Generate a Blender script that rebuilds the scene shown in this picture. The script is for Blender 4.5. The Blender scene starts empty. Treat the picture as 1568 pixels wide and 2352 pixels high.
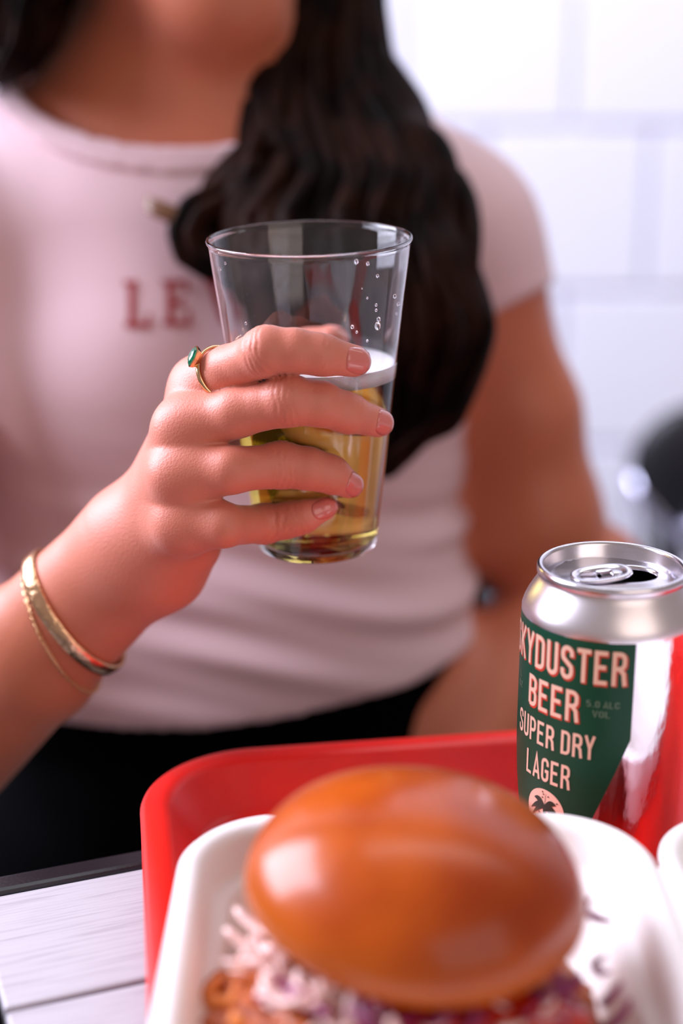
import bpy, bmesh, math, random
import numpy as np
from mathutils import Vector, Matrix
from mathutils.bvhtree import BVHTree
random.seed(7); rng = np.random.default_rng(7)
sc = bpy.context.scene
COL = sc.collection
R = math.radians

# ------------------------------------------------------------------ camera
F = 3397.3                     # focal length in pixels of a 1568 x 2352 frame
PITCH = R(17.3)
CAM = np.array([0.0, 0.0, 0.304])
FW = np.array([0, math.cos(PITCH), -math.sin(PITCH)])
UP = np.array([0, math.sin(PITCH), math.cos(PITCH)])
RT = np.array([1.0, 0, 0])
cd = bpy.data.cameras.new('camera'); cam = bpy.data.objects.new('camera', cd); COL.objects.link(cam)
cam.location = CAM; cam.rotation_euler = (R(90) - PITCH, 0, 0)
cd.sensor_fit = 'VERTICAL'; cd.sensor_height = 36; cd.sensor_width = 24
cd.lens = F / 2352 * 36
cd.clip_start = 0.02
cd.dof.use_dof = True; cd.dof.focus_distance = 0.556; cd.dof.aperture_fstop = 2.8
sc.camera = cam

# ------------------------------------------------------------------ world, lights, exposure
w = bpy.data.worlds.new('world'); sc.world = w; w.use_nodes = True
w.node_tree.nodes['Background'].inputs[0].default_value = (1.0, 0.82, 0.80, 1)
w.node_tree.nodes['Background'].inputs[1].default_value = 0.31
def area(name, loc, target, sx, sy, power, color, spread=180):
    l = bpy.data.lights.new(name, 'AREA'); l.shape = 'RECTANGLE'; l.size = sx; l.size_y = sy
    l.energy = power; l.color = color; l.spread = R(spread)
    o = bpy.data.objects.new(name, l); COL.objects.link(o); o.location = loc
    o.rotation_euler = (Vector(target) - Vector(loc)).to_track_quat('-Z', 'Y').to_euler()
    return o
area('window_daylight', (-1.40, 0.94, 1.00), (-0.1, 0.50, 0.14), 1.05, 1.3, 92, (0.81, 0.82, 1.0))
area('wall_fill', (0.7, 1.05, 1.75), (0.6, 1.95, 0.4), 2.2, 0.5, 17, (0.91, 0.95, 1.0), 132)  # unseen lamp, added to brighten the back wall
area('front_fill', (0.62, -0.50, 0.60), (0.0, 0.5, 0.12), 1.0, 0.9, 4.2, (1.0, 0.84, 0.76))  # fill light added at front right to lift camera-facing sides
sc.view_settings.view_transform = 'Standard'; sc.view_settings.look = 'None'
sc.view_settings.gamma = 1; sc.view_settings.use_curve_mapping = False
sc.view_settings.exposure = 0.0

# ------------------------------------------------------------------ helpers
def at(px, py, d):
    """world point seen at photo pixel (px,py) at depth d along the optical axis"""
    return CAM + RT * ((px - 784) * d / F) + UP * ((1176 - py) * d / F) + FW * d

def lin(c):
    c = c / 255.0
    return c / 12.92 if c <= 0.04045 else ((c + 0.055) / 1.055) ** 2.4
def rgb(r, g, b): return (lin(r), lin(g), lin(b), 1)

def mat(name, color, rough=0.5, metal=0.0, bump=None, vary=None, **kw):
    m = bpy.data.materials.new(name); m.use_nodes = True
    nt = m.node_tree; p = nt.nodes['Principled BSDF']
    p.inputs['Base Color'].default_value = color
    p.inputs['Roughness'].default_value = rough
    p.inputs['Metallic'].default_value = metal
    for k, v in kw.items():
        p.inputs[k.replace('_', ' ')].default_value = v
    tc = nt.nodes.new('ShaderNodeTexCoord')
    if bump:
        sc_, st, dist = bump[:3]
        n = nt.nodes.new('ShaderNodeTexNoise'); n.inputs['Scale'].default_value = sc_; n.inputs['Detail'].default_value = 4
        if len(bump) > 3:
            mp = nt.nodes.new('ShaderNodeMapping'); mp.inputs['Scale'].default_value = bump[3]
            if len(bump) > 4: mp.inputs['Rotation'].default_value = bump[4]
            nt.links.new(tc.outputs['Object'], mp.inputs['Vector']); nt.links.new(mp.outputs[0], n.inputs['Vector'])
        else:
            nt.links.new(tc.outputs['Object'], n.inputs['Vector'])
        b = nt.nodes.new('ShaderNodeBump'); b.inputs['Strength'].default_value = st; b.inputs['Distance'].default_value = dist
        nt.links.new(n.outputs['Fac'], b.inputs['Height']); nt.links.new(b.outputs[0], p.inputs['Normal'])
    if vary:
        sc_, col2, lo, hi = vary[:4]
        n = nt.nodes.new('ShaderNodeTexNoise'); n.inputs['Scale'].default_value = sc_; n.inputs['Detail'].default_value = 5
        mp = nt.nodes.new('ShaderNodeMapping')
        if len(vary) > 4: mp.inputs['Scale'].default_value = vary[4]
        nt.links.new(tc.outputs['Object'], mp.inputs['Vector']); nt.links.new(mp.outputs[0], n.inputs['Vector'])
        r = nt.nodes.new('ShaderNodeMapRange'); r.inputs['From Min'].default_value = lo; r.inputs['From Max'].default_value = hi
        x = nt.nodes.new('ShaderNodeMix'); x.data_type = 'RGBA'
        x.inputs[6].default_value = color; x.inputs[7].default_value = col2
        nt.links.new(n.outputs['Fac'], r.inputs['Value']); nt.links.new(r.outputs[0], x.inputs[0])
        nt.links.new(x.outputs[2], p.inputs['Base Color'])
    return m

def mk(name, V, Fc, m, parent=None, smooth=True, recalc=False):
    me = bpy.data.meshes.new(name)
    V = np.asarray(V, dtype=np.float64)
    me.from_pydata(V.tolist(), [], [tuple(int(i) for i in f) for f in Fc])
    if recalc:
        b = bmesh.new(); b.from_mesh(me); bmesh.ops.recalc_face_normals(b, faces=b.faces); b.to_mesh(me); b.free()
    me.update()
    if smooth: me.polygons.foreach_set('use_smooth', [True] * len(me.polygons))
    if m: me.materials.append(m)
    o = bpy.data.objects.new(name, me); COL.objects.link(o)
    if parent: o.parent = parent; o.matrix_parent_inverse = Matrix.Identity(4)
    return o

def thing(name, label, cat, loc=(0, 0, 0), rot=(0, 0, 0), group=None):
    o = bpy.data.objects.new(name, None); COL.objects.link(o); o.empty_display_size = 0.02
    o.location = loc; o.rotation_euler = rot; o['label'] = label; o['category'] = cat
    if group: o['group'] = group
    return o

def lathe(prof, n=96, closed=False):
    V = []; Fc = []; k = len(prof)
    for (r, z) in prof:
        for j in range(n):
            a = 2 * math.pi * j / n; V.append((r * math.cos(a), r * math.sin(a), z))
    for i in range(k if closed else k - 1):
        i2 = (i + 1) % k
        for j in range(n):
            j2 = (j + 1) % n
            Fc.append((i * n + j, i * n + j2, i2 * n + j2, i2 * n + j))
    if not closed:
        Fc.append([j for j in range(n)][::-1]); Fc.append([(k - 1) * n + j for j in range(n)])
    return V, Fc

def rrect(w, d, r, n=12):
    """rounded rectangle ring, centred, counter-clockwise"""
    pts = []
    r = max(r, 1e-4)
    for (cx, cy, a0) in ((w / 2 - r, d / 2 - r, 0), (-w / 2 + r, d / 2 - r, 90), (-w / 2 + r, -d / 2 + r, 180), (w / 2 - r, -d / 2 + r, 270)):
        for i in range(n + 1):
            a = R(a0 + 90 * i / n); pts.append((cx + r * math.cos(a), cy + r * math.sin(a)))
    return pts

def tray_loft(w, d, r, prof, n=14):
    """prof: list of (inset, z); capped at both ends"""
    V = []; Fc = []; m = 0
    for (o, z) in prof:
        ring = rrect(w - 2 * o, d - 2 * o, max(r - o, 0.004), n); m = len(ring)
        V += [(x, y, z) for x, y in ring]
    k = len(prof)
    for i in range(k - 1):
        for j in range(m):
            j2 = (j + 1) % m
            Fc.append((i * m + j, i * m + j2, (i + 1) * m + j2, (i + 1) * m + j))
    Fc.append(list(range(m))[::-1]); Fc.append([(k - 1) * m + j for j in range(m)])
    return V, Fc

def boxm(x0, x1, y0, y1, z0, z1, bev=0.0, seg=2):
    b = bmesh.new(); bmesh.ops.create_cube(b, size=1)
    for v in b.verts:
        v.co = Vector(((x0 + x1) / 2 + v.co.x * (x1 - x0), (y0 + y1) / 2 + v.co.y * (y1 - y0), (z0 + z1) / 2 + v.co.z * (z1 - z0)))
    if bev: bmesh.ops.bevel(b, geom=b.edges[:], offset=bev, segments=seg, affect='EDGES', profile=0.5)
    b.verts.index_update()
    V = [v.co[:] for v in b.verts]; Fc = [[v.index for v in f.verts] for f in b.faces]; b.free()
    return V, Fc

def join(parts):
    V = []; Fc = []
    for (v, f) in parts:
        o = len(V); V += [tuple(p) for p in v]; Fc += [[i + o for i in q] for q in f]
    return V, Fc

def tube(path, radii, n=8):
    P = np.array(path, float); k = len(P)
    T = np.gradient(P, axis=0); T /= np.linalg.norm(T, axis=1)[:, None] + 1e-12
    ref = np.array([0, 0, 1.0]) if abs(T[0][2]) < 0.9 else np.array([1.0, 0, 0])
    N = np.cross(T[0], ref); N /= np.linalg.norm(N)
    V = []; Fc = []
    for i in range(k):
        N = N - T[i] * np.dot(N, T[i]); N /= np.linalg.norm(N) + 1e-12
        B = np.cross(T[i], N)
        r = radii[i] if hasattr(radii, '__len__') else radii
        for j in range(n):
            a = 2 * math.pi * j / n; V.append(P[i] + r * (math.cos(a) * N + math.sin(a) * B))
    for i in range(k - 1):
        for j in range(n):
            j2 = (j + 1) % n; Fc.append((i * n + j, i * n + j2, (i + 1) * n + j2, (i + 1) * n + j))
    Fc.append(list(range(n))[::-1]); Fc.append([(k - 1) * n + j for j in range(n)])
    return V, Fc

# ---- signed distance modelling
def cap(P, a, b, ra, rb):
    a = np.asarray(a); b = np.asarray(b); ab = b - a; pa = P - a
    t = np.clip(pa @ ab / (ab @ ab + 1e-12), 0, 1)
    return np.linalg.norm(pa - t[:, None] * ab, axis=1) - (ra + (rb - ra) * t)
def sph(P, c, r): return np.linalg.norm(P - np.asarray(c), axis=1) - r
def ell(P, c, r, M=None):
    q = P - np.asarray(c)
    if M is not None: q = q @ M
    r = np.asarray(r); k0 = np.linalg.norm(q / r, axis=1); k1 = np.linalg.norm(q / (r * r), axis=1) + 1e-9
    return k0 * (k0 - 1) / k1
def smin(a, b, k):
    h = np.clip(0.5 + 0.5 * (b - a) / k, 0, 1)
    return b + (a - b) * h - k * h * (1 - h)

def mesh_sdf(fn, lo, hi, h):
    lo = np.array(lo, float); hi = np.array(hi, float)
    nb = np.ceil((hi - lo) / h / 8).astype(int); n = nb * 8
    idx = np.stack(np.meshgrid(*[np.arange(k) for k in nb], indexing='ij'), -1).reshape(-1, 3)
    cen = lo + (idx * 8 + 3.5) * h
    dc = fn(cen)
    act = np.abs(dc) < 8 * h * 0.87 * 1.9
    blk = np.repeat(dc[:, None], 512, axis=1).astype(np.float32)
    off = np.stack(np.meshgrid(*[np.arange(8)] * 3, indexing='ij'), -1).reshape(-1, 3)
    ai = np.nonzero(act)[0]
    for s in range(0, len(ai), 400):
        ids = ai[s:s + 400]
        P = lo + (idx[ids][:, None, :] * 8 + off[None]) * h
        blk[ids] = fn(P.reshape(-1, 3)).reshape(len(ids), 512)
    G = blk.reshape(nb[0], nb[1], nb[2], 8, 8, 8).transpose(0, 3, 1, 4, 2, 5).reshape(n)
    inside = G < 0
    # cells
    c = [inside[x:n[0] - 1 + x, y:n[1] - 1 + y, z:n[2] - 1 + z] for x in (0, 1) for y in (0, 1) for z in (0, 1)]
    cnt = sum(a.astype(np.int8) for a in c)
    cells = np.argwhere((cnt > 0) & (cnt < 8))
    vid = -np.ones(cnt.shape, int); vid[tuple(cells.T)] = np.arange(len(cells))
    acc = np.zeros((len(cells), 3)); num = np.zeros(len(cells))
    corners = np.array([(x, y, z) for x in (0, 1) for y in (0, 1) for z in (0, 1)])
    for i in range(8):
        for j in range(i + 1, 8):
            if np.abs(corners[i] - corners[j]).sum() != 1: continue
            va = G[tuple((cells + corners[i]).T)]; vb = G[tuple((cells + corners[j]).T)]
            m = (va < 0) != (vb < 0)
            t = va / np.where(m, va - vb, 1)
            acc[m] += corners[i] + t[m][:, None] * (corners[j] - corners[i]); num[m] += 1
    V = lo + (cells + acc / num[:, None]) * h
    # faces
    Q = []
    for ax in range(3):
        u, v = [(1, 2), (2, 0), (0, 1)][ax]
        s0 = [slice(1, n[k] - 1) for k in range(3)]; s1 = list(s0)
        s0[ax] = slice(0, n[ax] - 1); s1[ax] = slice(1, n[ax])
        a = inside[tuple(s0)]; b = inside[tuple(s1)]
        for flip, msk in ((False, a & ~b), (True, ~a & b)):
            e = np.argwhere(msk)
            if not len(e): continue
            base = e.copy(); base[:, u] += 1; base[:, v] += 1
            du = np.zeros(3, int); du[u] = 1; dv = np.zeros(3, int); dv[v] = 1
            q = np.stack([vid[tuple((base - du - dv).T)], vid[tuple((base - dv).T)], vid[tuple(base.T)], vid[tuple((base - du).T)]], 1)
            if flip: q = q[:, ::-1]
            Q.append(q)
    Q = np.concatenate(Q); Q = Q[(Q >= 0).all(1)]
    # one newton step on the surface
    e = h * 0.5; d0 = fn(V)
    g = np.stack([fn(V + np.eye(3)[k] * e) - fn(V - np.eye(3)[k] * e) for k in range(3)], 1) / (2 * e)
    step = np.clip(d0 / np.maximum((g * g).sum(1), 0.2), -h * 0.6, h * 0.6)
    V = V - step[:, None] * g
    return V, Q

def fast_mesh(name, V, Q, m, parent=None):
    me = bpy.data.meshes.new(name)
    me.vertices.add(len(V)); me.vertices.foreach_set('co', np.asarray(V, np.float32).ravel())
    me.loops.add(Q.size); me.loops.foreach_set('vertex_index', Q.astype(np.int32).ravel())
    me.polygons.add(len(Q)); me.polygons.foreach_set('loop_start', np.arange(0, Q.size, 4, dtype=np.int32))
    me.polygons.foreach_set('use_smooth', np.ones(len(Q), bool))
    me.update(calc_edges=True); me.validate()
    me.materials.append(m)
    o = bpy.data.objects.new(name, me); COL.objects.link(o)
    if parent: o.parent = parent
    return o

def fnoise(P, f, seed=0):
    """cheap smooth pseudo noise in -1..1"""
    s = np.zeros(len(P)); r = np.random.default_rng(seed)
    for i in range(6):
        k = r.normal(size=3); k = k / np.linalg.norm(k) * f * (0.7 + 0.6 * r.random()); s += np.sin(P @ k + r.random() * 6.28)
    return s / 3.0

# ------------------------------------------------------------------ materials
M = {}
M['wall'] = mat('painted_block', rgb(236, 236, 250), 0.45, bump=(60, 0.25, 0.003))
M['mortar'] = mat('painted_joint', rgb(234, 234, 248), 0.6)
M['floor'] = mat('concrete_floor', rgb(120, 116, 118), 0.6, vary=(6, rgb(98, 95, 98), 0.35, 0.65))
M['slat'] = mat('pale_wood_slat', rgb(186, 181, 186), 0.42, Specular_IOR_Level=0.25, bump=(40, 0.25, 0.0006, (1.2, 26, 26)), vary=(26, rgb(158, 150, 157), 0.48, 0.8, (1.0, 22, 22)))
M['blackmetal'] = mat('black_powder_coat', rgb(22, 22, 28), 0.32, bump=(700, 0.25, 0.0004))
M['red'] = mat('red_plastic', rgb(232, 24, 10), 0.38, bump=(420, 0.12, 0.0004), vary=(24, rgb(216, 18, 8), 0.4, 0.7), Specular_IOR_Level=0.5)
M['pulp'] = mat('white_moulded_fibre', rgb(246, 240, 238), 0.5, bump=(260, 0.15, 0.0006))
M['bun'] = None
M['chicken'] = mat('fried_crust', rgb(196, 98, 34), 0.5, bump=(420, 0.9, 0.002), vary=(110, rgb(120, 40, 12), 0.42, 0.66), Subsurface_Weight=0.05)
M['crumb'] = mat('crisp_crumb', rgb(222, 128, 52), 0.5)
M['cabbage'] = mat('pale_cabbage', rgb(244, 208, 200), 0.35, Subsurface_Weight=0.2, Subsurface_Scale=0.003)
M['purple'] = mat('red_cabbage', rgb(138, 40, 92), 0.3)
M['sauce'] = mat('red_sauce', rgb(176, 34, 14), 0.18, Coat_Weight=0.5)
M['crumbbread'] = mat('bread_side', rgb(226, 150, 80), 0.6)
M['alu'] = mat('brushed_aluminium', rgb(226, 222, 230), 0.24, 1.0)
M['aluneck'] = mat('satin_aluminium', rgb(236, 230, 234), 0.34, 1.0)
M['aluside'] = mat('shiny_can_wall', rgb(232, 224, 232), 0.13, 1.0, bump=(75, 0.5, 0.0018, (1, 1, 0.4)))
M['green'] = mat('dark_green_print', rgb(16, 70, 50), 0.36, Specular_IOR_Level=0.25)
M['cream'] = mat('peach_print', rgb(240, 196, 172), 0.4)
M['redprint'] = mat('red_print', rgb(205, 62, 44), 0.4)
M['darkprint'] = mat('dark_print', rgb(22, 52, 40), 0.4)
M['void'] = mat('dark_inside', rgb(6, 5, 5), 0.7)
M['gold'] = mat('gold', rgb(240, 200, 152), 0.16, 1.0)
M['goldham'] = mat('hammered_gold', rgb(240, 194, 152), 0.22, 1.0, bump=(330, 0.55, 0.0012))
M['tee'] = mat('pale_pink_cotton', rgb(222, 190, 196), 0.85, bump=(900, 0.1, 0.0005), Sheen_Weight=0.15)
M['teeprint'] = mat('faded_red_print', rgb(158, 34, 38), 0.7)
M['trousers'] = mat('black_denim', rgb(6, 6, 7), 1.0, IOR=1.05)
M['hair'] = mat('dark_brown_hair', rgb(34, 16, 9), 0.6, vary=(40, rgb(10, 5, 3), 0.4, 0.6), IOR=1.12)
M['hairtip'] = mat('light_brown_hair', rgb(110, 74, 48), 0.45)
M['nail'] = mat('clear_lacquered_nail', rgb(214, 122, 112), 0.16, Coat_Weight=0.6, Subsurface_Weight=0.1, Subsurface_Scale=0.002)
M['shoe'] = mat('black_leather', rgb(16, 15, 16), 0.4)
M['chrome'] = mat('pale_grey_metal', rgb(205, 205, 225), 0.25, 0.9)
M['chairblack'] = mat('black_moulded_plastic', rgb(20, 20, 24), 0.42)
M['foam'] = mat('beer_foam', rgb(252, 246, 250), 0.6, bump=(2200, 0.6, 0.0006), Subsurface_Weight=0.3, Subsurface_Scale=0.002)
M['droplet'] = mat('water_droplet', (1, 1, 1, 1), 0.02, Transmission_Weight=1.0, IOR=1.33)
M['cup'] = mat('clear_plastic', (0.985, 0.98, 1, 1), 0.015, Transmission_Weight=1.0, IOR=1.46)
M['emerald'] = mat('green_gem', rgb(20, 160, 120), 0.02, Transmission_Weight=0.7, IOR=1.57)

def beer_mat():
    m = bpy.data.materials.new('golden_lager'); m.use_nodes = True; nt = m.node_tree
    p = nt.nodes['Principled BSDF']; p.inputs['Base Color'].default_value = (1, 0.97, 0.86, 1)
    p.inputs['Roughness'].default_value = 0.01; p.inputs['Transmission Weight'].default_value = 1; p.inputs['IOR'].default_value = 1.34
    a = nt.nodes.new('ShaderNodeVolumeAbsorption'); a.inputs['Color'].default_value = (0.993, 0.87, 0.02, 1); a.inputs['Density'].default_value = 35
    nt.links.new(a.outputs[0], nt.nodes['Material Output'].inputs['Volume'])
    return m
M['beer'] = beer_mat()

def skin_mat():
    m = bpy.data.materials.new('skin'); m.use_nodes = True; nt = m.node_tree; L = nt.links
    p = nt.nodes['Principled BSDF']; p.inputs['Roughness'].default_value = 0.50
    p.inputs['Subsurface Weight'].default_value = 0.12; p.inputs['Subsurface Radius'].default_value = (1, 0.35, 0.2); p.inputs['Subsurface Scale'].default_value = 0.004
    p.inputs['Specular IOR Level'].default_value = 0.55; p.inputs['Sheen Weight'].default_value = 0.2; p.inputs['Sheen Roughness'].default_value = 0.4
    tc = nt.nodes.new('ShaderNodeTexCoord')
    n = nt.nodes.new('ShaderNodeTexNoise'); n.inputs['Scale'].default_value = 28; n.inputs['Detail'].default_value = 4
    L.new(tc.outputs['Object'], n.inputs['Vector'])
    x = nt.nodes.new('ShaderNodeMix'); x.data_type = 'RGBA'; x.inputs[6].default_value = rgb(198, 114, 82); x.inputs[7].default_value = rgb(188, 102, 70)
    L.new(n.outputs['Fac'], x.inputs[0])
    at_ = nt.nodes.new('ShaderNodeAttribute'); at_.attribute_name = 'flush_and_light'  # fingertip and knuckle flush, plus light painted over the whole hand
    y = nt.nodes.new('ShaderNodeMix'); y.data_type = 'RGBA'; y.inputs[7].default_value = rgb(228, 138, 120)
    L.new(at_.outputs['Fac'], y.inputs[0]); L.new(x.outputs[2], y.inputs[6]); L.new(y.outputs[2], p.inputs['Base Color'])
    vo = nt.nodes.new('ShaderNodeTexVoronoi'); vo.inputs['Scale'].default_value = 1200; L.new(tc.outputs['Object'], vo.inputs['Vector'])
    n2 = nt.nodes.new('ShaderNodeTexNoise'); n2.inputs['Scale'].default_value = 900; n2.inputs['Detail'].default_value = 3; L.new(tc.outputs['Object'], n2.inputs['Vector'])
    ad = nt.nodes.new('ShaderNodeMath'); ad.operation = 'ADD'; L.new(vo.outputs['Distance'], ad.inputs[0]); L.new(n2.outputs['Fac'], ad.inputs[1])
    b = nt.nodes.new('ShaderNodeBump'); b.inputs['Strength'].default_value = 0.2; b.inputs['Distance'].default_value = 0.0004
    L.new(ad.outputs[0], b.inputs['Height']); L.new(b.outputs[0], p.inputs['Normal'])
    return m
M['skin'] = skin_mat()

def bun_mat():
    m = bpy.data.materials.new('glazed_brioche'); m.use_nodes = True; nt = m.node_tree; L = nt.links
    p = nt.nodes['Principled BSDF']; p.inputs['Roughness'].default_value = 0.26; p.inputs['Specular IOR Level'].default_value = 0.30; p.inputs['Coat Weight'].default_value = 0.12; p.inputs['Coat Roughness'].default_value = 0.12
    tc = nt.nodes.new('ShaderNodeTexCoord')
    sp = nt.nodes.new('ShaderNodeSeparateXYZ'); L.new(tc.outputs['Object'], sp.inputs[0])
    mr = nt.nodes.new('ShaderNodeMapRange'); mr.inputs['From Min'].default_value = -0.024; mr.inputs['From Max'].default_value = 0.012
    L.new(sp.outputs['Z'], mr.inputs['Value'])
    n = nt.nodes.new('ShaderNodeTexNoise'); n.inputs['Scale'].default_value = 22; n.inputs['Detail'].default_value = 3; L.new(tc.outputs['Object'], n.inputs['Vector'])
    a = nt.nodes.new('ShaderNodeMix'); a.data_type = 'RGBA'; a.inputs[6].default_value = rgb(182, 80, 14); a.inputs[7].default_value = rgb(150, 54, 9)
    nr = nt.nodes.new('ShaderNodeMapRange'); nr.inputs['From Min'].default_value = 0.38; nr.inputs['From Max'].default_value = 0.64; L.new(n.outputs['Fac'], nr.inputs['Value'])
    L.new(nr.outputs[0], a.inputs[0])
    c = nt.nodes.new('ShaderNodeMix'); c.data_type = 'RGBA'; c.inputs[6].default_value = rgb(204, 114, 40)
    L.new(mr.outputs[0], c.inputs[0]); L.new(a.outputs[2], c.inputs[7]); L.new(c.outputs[2], p.inputs['Base Color'])
    b = nt.nodes.new('ShaderNodeBump'); b.inputs['Strength'].default_value = 0.2; b.inputs['Distance'].default_value = 0.004; L.new(n.outputs['Fac'], b.inputs['Height']); L.new(b.outputs[0], p.inputs['Normal'])
    return m
M['bun'] = bun_mat()

# ------------------------------------------------------------------ setting
fl = mk('floor', *boxm(-3, 3, -1.5, 2.0, -0.80, -0.75), M['floor'], smooth=False); fl['kind'] = 'structure'
WY = 1.86
wb = mk('wall_back', *boxm(-3, 3, WY, WY + 0.12, -0.75, 2.2), M['mortar'], smooth=False); wb['kind'] = 'structure'
bv, bf = boxm(-0.0955, 0.0955, -0.008, 0.002, -0.0955, 0.0955, 0.003, 2)
bmesh_ = None
o0 = None
for r_ in range(11):
    for c_ in range(-10, 10):
        x = 0.278 + c_ * 0.2 + (0.1 if r_ % 2 else 0.0); z = -0.65 + r_ * 0.2 - 0.034
        if o0 is None:
            o0 = mk('wall_block', bv, bf, M['wall'], wb, smooth=False); ob = o0
        else:
            ob = o0.copy(); COL.objects.link(ob); ob.parent = wb
        ob.location = (x, WY - 0.001 - random.random() * 0.0012, z)

# ------------------------------------------------------------------ table
TA = R(20.7)
tb = thing('table', 'pale slatted table with black metal edge under the red tray', 'table', (-0.080, 0.5237, -0.75), (0, 0, TA))
TH = 0.75
frame = join([boxm(-0.105, 0.90, -0.0115, 0.0, TH - 0.035, TH + 0.0001, 0.002), boxm(-0.105, -0.070, -0.744, -0.0117, TH - 0.035, TH + 0.0001, 0.002),
              boxm(-0.105, 0.90, -0.756, -0.7445, TH - 0.035, TH + 0.0001, 0.002), boxm(0.885, 0.90, -0.744, -0.0117, TH - 0.035, TH + 0.0001, 0.002),
              boxm(0.2, 0.24, -0.744, -0.0117, TH - 0.035, TH - 0.0165), boxm(0.6, 0.64, -0.744, -0.0117, TH - 0.035, TH - 0.0165)])
mk('frame', *frame, M['blackmetal'], tb, smooth=False)
for i in range(10):
    v1 = -0.0145 - i * 0.0728
    mk('slat', *boxm(-0.0665, 0.882, v1 - 0.0706, v1, TH - 0.016, TH, 0.0012), M['slat'], tb, smooth=False)
for (u, v) in ((-0.08, -0.03), (0.87, -0.03), (-0.08, -0.72), (0.87, -0.72)):
    mk('leg', *boxm(u - 0.018, u + 0.018, v - 0.018, v + 0.018, 0, TH - 0.035, 0.003), M['blackmetal'], tb, smooth=False)

# ------------------------------------------------------------------ serving tray
TR = R(8.5)
ca, sa = math.cos(TR), math.sin(TR)
TW, TD = 0.44, 0.33
corner = np.array([-0.0852, 0.5606])
tc_ = corner + np.array([ca, sa]) * TW / 2 + np.array([sa, -ca]) * TD / 2
prof = [(0.030, 0.0), (0.026, 0.0005), (0.023, 0.002), (0.0125, 0.0165), (0.010, 0.0195), (0.003, 0.0192), (0.0008, 0.0198), (0.0, 0.0212), (0.0006, 0.0226), (0.0024, 0.0234),
        (0.0075, 0.0236), (0.0105, 0.0230), (0.0125, 0.0212), (0.0215, 0.0062), (0.0245, 0.0040), (0.030, 0.0032), (0.040, 0.003)]
tray = mk('serving_tray', *tray_loft(TW, TD, 0.048, prof, 20), M['red'])
tray.location = (tc_[0], tc_[1], 0.0003); tray.rotation_euler = (0, 0, TR)
tray['label'] = 'red plastic serving tray under the burger box and the beer can'; tray['category'] = 'tray'

# ------------------------------------------------------------------ takeout box with the lid folded open to the right
ZB = 0.0037
BH = 1.06
bx = thing('takeout_box', 'white moulded fibre takeout box lying open on the red tray, burger inside', 'food box', (0.0255, 0.384, ZB), (0, 0, R(0.8)))
bprof = [(0.024, 0.0), (0.020, 0.0008), (0.0075, 0.036), (0.0065, 0.0395), (0.0015, 0.0397), (0.0, 0.041), (0.0002, 0.0428), (0.0018, 0.0442), (0.0045, 0.0444), (0.0072, 0.0432),
         (0.0088, 0.0405), (0.0104, 0.033), (0.0118, 0.0300), (0.0142, 0.0292), (0.0160, 0.0280), (0.0172, 0.0250), (0.0225, 0.0060), (0.0245, 0.0035), (0.030, 0.0022), (0.036, 0.002)]
mk('box_base', *tray_loft(0.157, 0.157, 0.034, [(a, z * BH) for a, z in bprof], 16), M['pulp'], bx)
lprof = [(a, z * 0.99) for a, z in bprof]
lidv, lidf = tray_loft(0.157, 0.157, 0.034, lprof, 16)
lid = mk('lid', lidv, lidf, M['pulp'], bx); lid.location = (0.1585, 0, 0.0030)
mk('hinge', *boxm(0.0775, 0.081, -0.043, 0.043, 0.0430, 0.0456, 0.0010), M['pulp'], bx, smooth=False)

# ------------------------------------------------------------------ burger
BC = np.array([0.0225, 0.386, 0.0])
bg = thing('burger', 'fried chicken burger with glossy golden brioche bun and slaw in white box', 'burger', (BC[0], BC[1], ZB + 0.0022))
BUNZ = 0.0615
def bun_fn(P):
    q = P.copy()
    x, y, z = q[:, 0], q[:, 1], q[:, 2]
    n = 0.0016 * fnoise(P, 55, 3) + 0.0008 * fnoise(P, 110, 4)
    up = ell(P, (0, 0, 0), (0.0498, 0.0480, 0.0282)); dn = ell(P, (0, 0, 0), (0.0498, 0.0480, 0.0200))
    d = np.where(z > 0, up, dn) + n
    cut = -(z + 0.0205 + 0.0012 * fnoise(P, 80, 5))
    return -smin(-d, -cut, 0.006)
V, Q = mesh_sdf(bun_fn, (-0.056, -0.056, -0.03), (0.056, 0.056, 0.045), 0.0016)
bun = fast_mesh('top_bun', V, Q, M['bun'], bg); bun.location = (0.0, 0.0, BUNZ); bun.rotation_euler = (R(5), R(5), 0)
def chick_fn(P):
    d = ell(P, (-0.004, -0.012, 0), (0.060, 0.050, 0.0135))
    d = smin(d, ell(P, (-0.034, -0.022, 0.002), (0.028, 0.026, 0.013)), 0.01)
    return d + 0.0026 * fnoise(P, 260, 9) + 0.0018 * fnoise(P, 520, 10) + 0.0012 * fnoise(P, 900, 12)
V, Q = mesh_sdf(chick_fn, (-0.075, -0.072, -0.022), (0.066, 0.05, 0.022), 0.0014)
ch = fast_mesh('fried_chicken', V, Q, M['chicken'], bg); ch.location = (0, 0, 0.0235)
V, Fc = lathe([(0.001, 0.0), (0.044, 0.0), (0.048, 0.003), (0.0495, 0.007), (0.048, 0.0115), (0.044, 0.0135), (0.001, 0.0138)], 48)
bb = mk('bottom_bun', V, Fc, M['crumbbread'], bg); bb.location = (0, -0.004, 0)
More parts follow.
